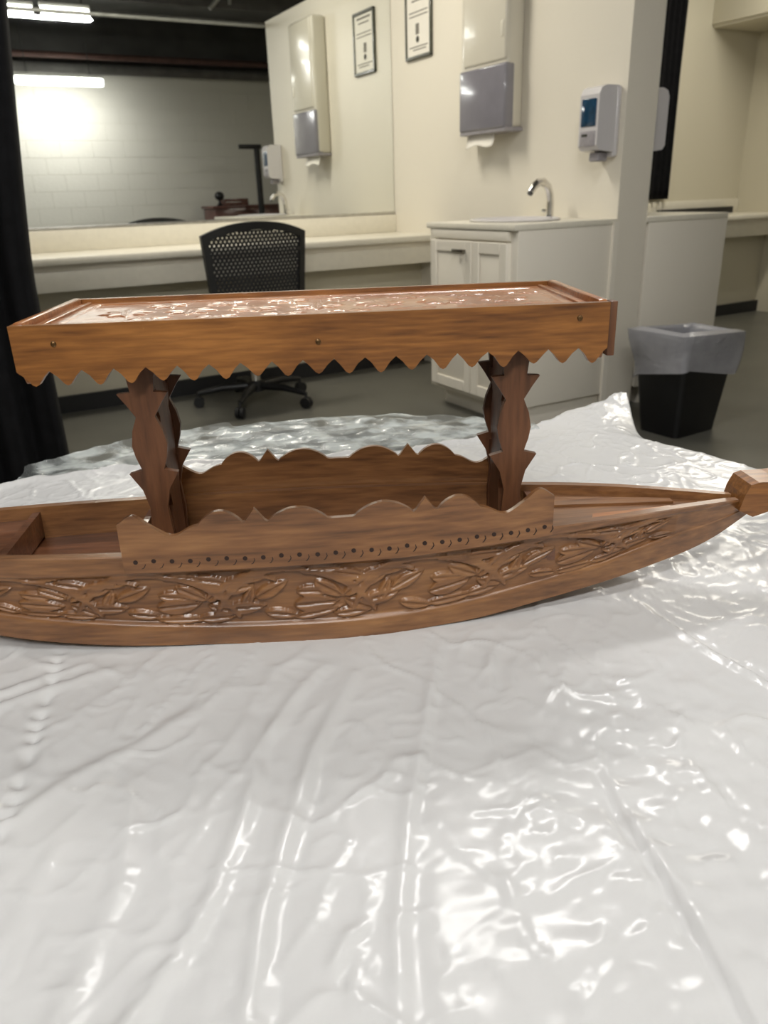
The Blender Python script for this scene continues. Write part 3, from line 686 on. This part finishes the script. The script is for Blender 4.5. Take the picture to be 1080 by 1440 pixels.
def arc(x0, y0, x1, y1, bulge, n=14):
    out = []
    for i in range(n+1):
        t_ = i/n; nx, ny = -(y1-y0), (x1-x0); b = bulge*4*t_*(1-t_); out.append((x0+(x1-x0)*t_+nx*b, y0+(y1-y0)*t_+ny*b))
    return out
shapes, stems = [], []
BH = 0.046
period = 0.101
for k in range(-2, 6):
    x = -0.245 + k*period
    stems.append((arc(x-0.055, 0.010, x+0.015, 0.0415, 0.22), 0.0024)); stems.append((arc(x+0.010, 0.0415, x+0.062, 0.008, 0.14), 0.0024))
    stems.append((arc(x-0.010, 0.036, x-0.045, 0.030, -0.2), 0.0015)); stems.append((arc(x+0.045, 0.022, x+0.075, 0.038, 0.2), 0.0016))
    for (dx, y, a, l, wd) in ((-0.048, 0.014, 0.10, 0.030, 0.0056), (-0.026, 0.022, 0.45, 0.028, 0.0055), (0.002, 0.015, 0.05, 0.034, 0.0075), (0.004, 0.026, -0.1, 0.026, 0.0048), (0.018, 0.033, -0.55, 0.026, 0.0052),
                              (0.030, 0.040, -0.12, 0.034, 0.0046), (0.040, 0.017, -0.35, 0.024, 0.005), (0.050, 0.028, 0.25, 0.026, 0.0048), (-0.040, 0.038, 0.1, 0.026, 0.0045), (-0.070, 0.006, 0.0, 0.030, 0.0040), (0.000, 0.005, 0.06, 0.040, 0.0038), (0.066, 0.014, 1.1, 0.020, 0.0042), (-0.062, 0.020, 0.7, 0.024, 0.0045), (-0.020, 0.010, -0.15, 0.026, 0.0042), (0.012, 0.043, 0.0, 0.030, 0.003)):
        shapes.append((x+dx, y, a + 0.12*random.uniform(-1, 1), l, wd, 1.0))
def side(sgn):
    na, nb = 900, 84
    s1 = np.linspace(-0.43, 0.336, na)[:, None] + np.zeros((1, nb)); t_ = np.linspace(0, 1, nb)[None, :] + np.zeros((na, 1))
    b = gb(s1); c = cb(s1); zb = zbf(s1); zg = zgf(s1)
    Y = c + (b-c)*t_; Z = zb + (zg-zb)*t_
    ht = zg-zb
    t0 = np.interp(s1, [-0.43, -0.26, -0.1, 0.05, 0.2, 0.27], [0.45, 0.30, 0.19, 0.19, 0.32, 0.50])
    t1 = np.interp(s1, [-0.43, -0.26, -0.1, 0.05, 0.2, 0.27], [0.72, 0.76, 0.815, 0.83, 0.90, 0.90])
    qq = (t_-t0)/(t1-t0)                       # 0..1 in the carved band
    inband = (qq > 0) & (qq < 1) & (s1 > -0.38) & (s1 < 0.262)
    Hq = leaf_field(s1, qq*BH, shapes, stems)
    edge = np.clip(np.minimum(qq, 1-qq)/0.05, 0, 1)*np.clip((0.262-s1)/0.01, 0, 1)*np.clip((s1+0.38)/0.01, 0, 1)
    H = np.where(inband, 0.0034*Hq*edge, 0)
    # mouldings: groove above the band, toe rail at the bottom
    H += np.where(qq >= 1, 0.0016*np.clip((qq-1)/0.06, 0, 1), 0)
    H += np.where(qq <= 0, 0.0010*np.clip(-qq/0.08, 0, 1), 0)
    H *= np.clip((0.336-s1)/0.03, 0, 1)*np.clip((s1+0.43)/0.03, 0, 1)
    P = np.stack([s1, sgn*(Y+H), Z], -1)
    return grid('carved_side', P, 'w_hull', boat, True, flip=(sgn > 0))
side(-1); side(1)
# --- hull: bottom, gunwale caps, inside
def lin(sv, fs): return np.stack([np.stack([sv, f(sv)[0], f(sv)[1]], -1) for f in fs], 1)
th = lambda s_: np.minimum(0.0065, gb(s_)*0.6)
secf = [lambda s_: (-cb(s_), zbf(s_)), lambda s_: (-cb(s_)*0.4, zbf(s_)-0.0), lambda s_: (cb(s_)*0.4, zbf(s_)), lambda s_: (cb(s_), zbf(s_))]
o = grid('hull_bottom', lin(SS, secf), 'w_hull', boat, True)
for sg in (-1, 1):
    f2 = [lambda s_, sg=sg: (sg*(gb(s_)+0.0014), zgf(s_)-0.0005), lambda s_, sg=sg: (sg*(gb(s_)+0.0005), zgf(s_)+0.0008), lambda s_, sg=sg: (sg*(gb(s_)-th(s_)), zgf(s_)+0.0008), lambda s_, sg=sg: (sg*(gb(s_)-th(s_)-0.0002), zgf(s_)-0.002), lambda s_, sg=sg: (sg*(gb(s_)-th(s_)-0.002*(gb(s_) > .02)), np.minimum(np.maximum(zbf(s_)+0.006, 0.02), zgf(s_)-0.003))]
    g = grid('gunwale', lin(SS, f2), 'w_hull', boat, False)
def deck(name, s0, s1, zf, m, inset=0.0, thick=0.003):
    sv = np.linspace(s0, s1, 40); yv = np.maximum(gb(sv)-th(sv)-0.0008-inset, 0.0005)
    pts = [(a, -b) for a, b in zip(sv, yv)] + [(a, b) for a, b in zip(sv[::-1], yv[::-1])]
    return prism(name, pts, -thick, lambda a, b, d: (a, b, zf+d), m, boat)
deck('floor_board', -0.33, 0.16, 0.050, 'w_dark')
deck('fore_deck', 0.155, 0.318, 0.0675, 'w_hull', 0, 0.004)
deck('aft_deck', -0.415, -0.262, 0.068, 'w_dark', 0, 0.004)
# cross pieces
def cross(name, s_, wd, z0, z1, skew=0.0, m='w_dark'):
    b = float(gb(s_)-th(s_))-0.0005
    bm = bmesh.new(); add_prism(bm, [(s_-wd/2, -b), (s_+wd/2, -b), (s_+wd/2+skew, b), (s_-wd/2+skew, b)], z1-z0, lambda a, c, d: (a, c, z0+d)); return bm_obj(name, bm, m, boat)
cross('thwart', -0.252, 0.006, 0.052, 0.0735, -0.004)
cross('bulkhead', 0.157, 0.006, 0.045, 0.0715, 0)
cross('bulkhead', -0.163, 0.005, 0.048, 0.068, 0)
prism('deck_plank', [(0.188, -0.037), (0.262, -0.0205), (0.262, -0.008), (0.196, -0.016)], 0.0035, lambda a, b, d: (a, b, 0.0676+d), 'w_top', boat)
prism('deck_plank', [(0.165, 0.01), (0.27, 0.004), (0.27, 0.012), (0.165, 0.03)], 0.002, lambda a, b, d: (a, b, 0.0676+d), 'w_hull', boat)
# scroll prow at the right end and a matching stern curl
def scroll(s0, sg):
    prof = [(0.0, 0.066), (0.003, 0.079), (0.007, 0.0875), (0.013, 0.0895), (0.030, 0.0895), (0.050, 0.092), (0.075, 0.099), (0.098, 0.111), (0.112, 0.127), (0.116, 0.123), (0.108, 0.102), (0.09, 0.086), (0.065, 0.075), (0.04, 0.069), (0.020, 0.0625), (0.012, 0.060)]
    pts = [(s0+sg*a, b) for a, b in prof]
    bm = bmesh.new(); add_prism(bm, pts, 0.030, lambda a, b, d: (a, -0.015+d, b)); bmesh.ops.triangulate(bm, faces=[f for f in bm.faces if len(f.verts) > 4])
    return bm
bm_obj('prow_scroll', scroll(0.3165, 1), 'w_canopy', boat); bm_obj('stern_scroll', scroll(-0.412, -1), 'w_post', boat)

# --- scalloped side boards with dots
def board_top(x):
    """wave profile along the board, x -1..1"""
    X = np.abs(x)
    v = 0.1005 + 0.0085*np.exp(-((X-0.50+0.22)/0.10)**2)
    v = np.where(X < 0.12, 0.1005 + 0.0085*np.clip((X-0.0)/0.28, 0, 1)**2, v)
    hump1 = 0.0095*np.maximum(0, np.sin(np.clip((X-0.06)/0.27, 0, 1)*PI))**0.8
    spike = 0.0105*np.maximum(0, 1-np.abs(X-0.385)/0.05)
    hump2 = 0.0095*np.maximum(0, np.sin(np.clip((X-0.44)/0.20, 0, 1)*PI))**0.8
    dip = -0.0075*np.exp(-((X-0.76)/0.07)**2)
    endp = 0.0085*np.exp(-((X-0.93)/0.06)**2)
    return 0.1015 + hump1 + spike + hump2 + dip + endp
def side_board(sg):
    n = 180; xs = np.linspace(-1, 1, n); s_ = -0.0025 + xs*0.1555
    top = board_top(xs); bot = 0.0660 + 0*xs; bot = zgf(s_)-np.interp(s_, [-0.2, 0.04, 0.153], [0.0105, 0.0095, 0.0035])
    bm = bmesh.new(); y_in = gb(s_)+0.0024; yo = y_in+0.0036
    A = [bm.verts.new((a, sg*y, z)) for a, y, z in zip(s_, yo, bot)]; B = [bm.verts.new((a, sg*y, z)) for a, y, z in zip(s_, yo, top)]
    C = [bm.verts.new((a, sg*y, z)) for a, y, z in zip(s_, y_in-0.0006, top)]; D = [bm.verts.new((a, sg*y, z)) for a, y, z in zip(s_, y_in, bot)]
    for i in range(n-1):
        for p, q in ((A, B), (B, C), (C, D), (D, A)): bm.faces.new((p[i], p[i+1], q[i+1], q[i]))
    bm.faces.new((A[0], B[0], C[0], D[0])); bm.faces.new((A[-1], B[-1], C[-1], D[-1]))
    o = bm_obj('side_board', bm, 'w_hull', boat, 35)
    if sg < 0:
        dm = None
        for k in range(24):
            x = -0.149 + k*0.01285; y = float(gb(x))+0.0060
            if dm is None:
                bm = bmesh.new(); add_lathe(bm, [(0.0017, 0), (0.0017, 0.0006), (0.0007, 0.0007)], seg=10)
                bmesh.ops.rotate(bm, verts=bm.verts[:], cent=(0, 0, 0), matrix=Matrix.Rotation(PI/2, 3, 'X'))
                d = bm_obj('burnt_dot', bm, 'hole', o); dm = d.data
            else:
                d = bpy.data.objects.new('burnt_dot', dm); COL.objects.link(d); d.parent = o
            d.location = (x, sg*y+0.0003, 0.0748 + 0.0005*math.sin(k*1.7) + 0.0045*max(0, (k-13)/10))
        dm = None
        for k in range(24):
            x = -0.1445 + k*0.01285; y = float(gb(x))+0.0060
            if dm is None:
                bm = bmesh.new(); add_tube(bm, [(0.0015, 0, 0.004), (0.0022, 0, 0.0015), (0.0008, 0, -0.001), (-0.002, 0, -0.0022)], [0.0004, 0.0006, 0.0006, 0.0003], 6)
                d = bm_obj('comma_cut', bm, 'hole', o); dm = d.data
            else:
                d = bpy.data.objects.new('comma_cut', dm); COL.objects.link(d); d.parent = o
            d.location = (x, sg*y+0.0004, 0.0712 + 0.0050*max(0, (k-13)/10))
    return o
side_board(-1); side_board(1)

# --- posts: four zig-zag boards each
HALF = [(0.46, 0.049), (0.50, 0.076), (0.40, 0.096), (0.62, 0.1105), (1.12, 0.1235), (0.50, 0.1262), (0.70, 0.1360), (0.80, 0.1450), (0.68, 0.1560), (0.42, 0.1665), (0.78, 0.1760), (1.12, 0.1838), (0.52, 0.1846), (0.60, 0.195), (0.85, 0.205), (0.85, 0.2215)]
def post(sc):
    ww = 0.0160; wf_, wb_ = 0.549-W0, 0.608-W0
    rows = [(z, -ww*a, ww*a) for a, z in HALF]
    root = bm_obj('post', add_strip(bmesh.new(), rows, 0.005, lambda a, b, d: (sc+b, wf_+d, a)), 'w_post', boat)
    bm_obj('post_board', add_strip(bmesh.new(), rows, 0.005, lambda a, b, d: (sc+b, wb_-d, a)), 'w_post', root)
    mid = (wf_+wb_)/2; hw_ = (wb_-wf_)/2-0.0055
    rows2 = [(z-0.004, -hw_*min(1.12, .35+.75*a), hw_*min(1.12, .35+.75*a)) for a, z in HALF]
    for k in (-1, 1):
        bm_obj('post_board', add_strip(bmesh.new(), rows2, 0.004, lambda a, b, d: (sc+k*0.0055-0.002+d, mid+b, a)), 'w_post', root)
post(-0.1395); post(0.1305)

# --- canopy
CS0, CS1, CW0, CW1, CZ = -0.2165, 0.1925, 0.5335-W0, 0.682-W0, 0.2362
can = bpy.data.objects.new('canopy', None); COL.objects.link(can); can.parent = boat
# top panel with carved rosettes
na, nb = 420, 150
xs = np.linspace(CS0+0.006, CS1-0.006, na)[:, None] + np.zeros((1, nb)); ys = np.linspace(CW0+0.006, CW1-0.006, nb)[None, :] + np.zeros((na, 1))
Hc = np.zeros((na, nb)); cxm, cym = (CS0+CS1)/2, (CW0+CW1)/2
shp, stm = [], []
for k in range(-3, 4):
    x = cxm + k*0.048
    for a in range(8): shp.append((x, cym, a*PI/4 + 0.2*(k % 2), 0.021, 0.0052, 1.0))
    for y in (cym-0.038, cym+0.038):
        for a in (0.4, 1.2, 2.0, 2.75, -0.4, -1.2, -2.0, -2.75): shp.append((x+0.024, y, a, 0.018, 0.0042, 1.0))
for y in (cym-0.058, cym+0.058): stm.append(([(CS0+0.03, y), (CS1-0.03, y)], 0.002))
Hc = leaf_field(xs, ys, shp, stm)
bord = np.minimum(np.minimum(xs-CS0-0.024, CS1-0.024-xs), np.minimum(ys-CW0-0.016, CW1-0.016-ys))
Zc = np.where(bord > 0, 0.0008*Hc*np.clip(bord/0.002, 0, 1), 0) + 0.0002*(vnoise(xs*120, ys*120, 31)-.5)
top = grid('canopy_panel', np.stack([xs, ys, CZ-0.0035+Zc], -1), 'w_top', can)
box('canopy_lining', CS0+0.006, CS1-0.006, CW0+0.006, CW1-0.006, CZ-0.0148, CZ-0.0068, 'w_canopy', can, 0)
box('rim', CS0+0.001, CS0+0.0075, CW0+0.007, CW1-0.007, CZ-0.010, CZ+0.0012, 'w_top', can, 0.0012)
box('rim', CS1-0.0075, CS1-0.001, CW0+0.007, CW1-0.007, CZ-0.010, CZ+0.0012, 'w_top', can, 0.0012)
box('panel_strip', CS0+0.0135, CS0+0.0175, CW0+0.012, CW1-0.012, CZ-0.005, CZ-0.0018, 'w_top', can, 0.0008)
box('panel_strip', CS1-0.0175, CS1-0.0135, CW0+0.012, CW1-0.012, CZ-0.005, CZ-0.0018, 'w_top', can, 0.0008)
def teeth(a0, a1, n, zhi, zlo, zt):
    rows = []; st = (a1-a0)/n
    for k in range(n):
        x = a0 + k*st; j = random.uniform(-.0008, .0008); l = random.uniform(-.03, .03)
        rows += [(x, zlo, zhi), (x+st*(0.20+l), zlo-0.36*(zlo-zt), zhi), (x+st*(0.40+l), zt+0.0011+j, zhi), (x+st*(0.5+l), zt+j, zhi), (x+st*(0.60+l), zt+0.0011+j, zhi), (x+st*(0.80+l), zlo-0.36*(zlo-zt), zhi)]
    rows.append((a1, zlo, zhi))
    return rows
ZT = 0.1950
for sg, wv in ((-1, CW0), (1, CW1)):
    pts = teeth(CS0, CS1, 19, CZ, ZT+0.0105, ZT)
    bm = add_strip(bmesh.new(), pts, 0.006, (lambda a, b, d, wv=wv, sg=sg: (a, wv - sg*d, b)))
    f = bm_obj('fascia_board', bm, 'w_canopy', can)
    if sg < 0:
        for (x, z) in ((CS0+0.205, CZ-0.0185), (CS1-0.022, CZ-0.010), (CS0+0.028, CZ-0.0125)):
            bm = bmesh.new(); add_lathe(bm, [(0.0020, 0), (0.0018, 0.0007), (0.0008, 0.0011)], seg=12)
            bmesh.ops.rotate(bm, verts=bm.verts[:], cent=(0, 0, 0), matrix=Matrix.Rotation(PI/2, 3, 'X')); bmesh.ops.translate(bm, verts=bm.verts[:], vec=(x, CW0, z))
            bm_obj('nail_head', bm, 'brass', f)
for sg, sv in ((-1, CS0-0.0002), (1, CS1+0.0002)):
    pts = teeth(CW0+0.0062, CW1-0.0062, 7, CZ, ZT+0.0105, ZT)
    bm = add_strip(bmesh.new(), pts, 0.006, (lambda a, b, d, sv=sv, sg=sg: (sv - sg*d, a, b)))
    bm_obj('fascia_board', bm, 'w_canopy', can)
for wv in (CW0-0.0004,):
    box('corner_strip', CS1-0.0012, CS1+0.0042, wv, wv+0.009, ZT+0.004, CZ+0.0006, 'w_post', can, 0.0008)
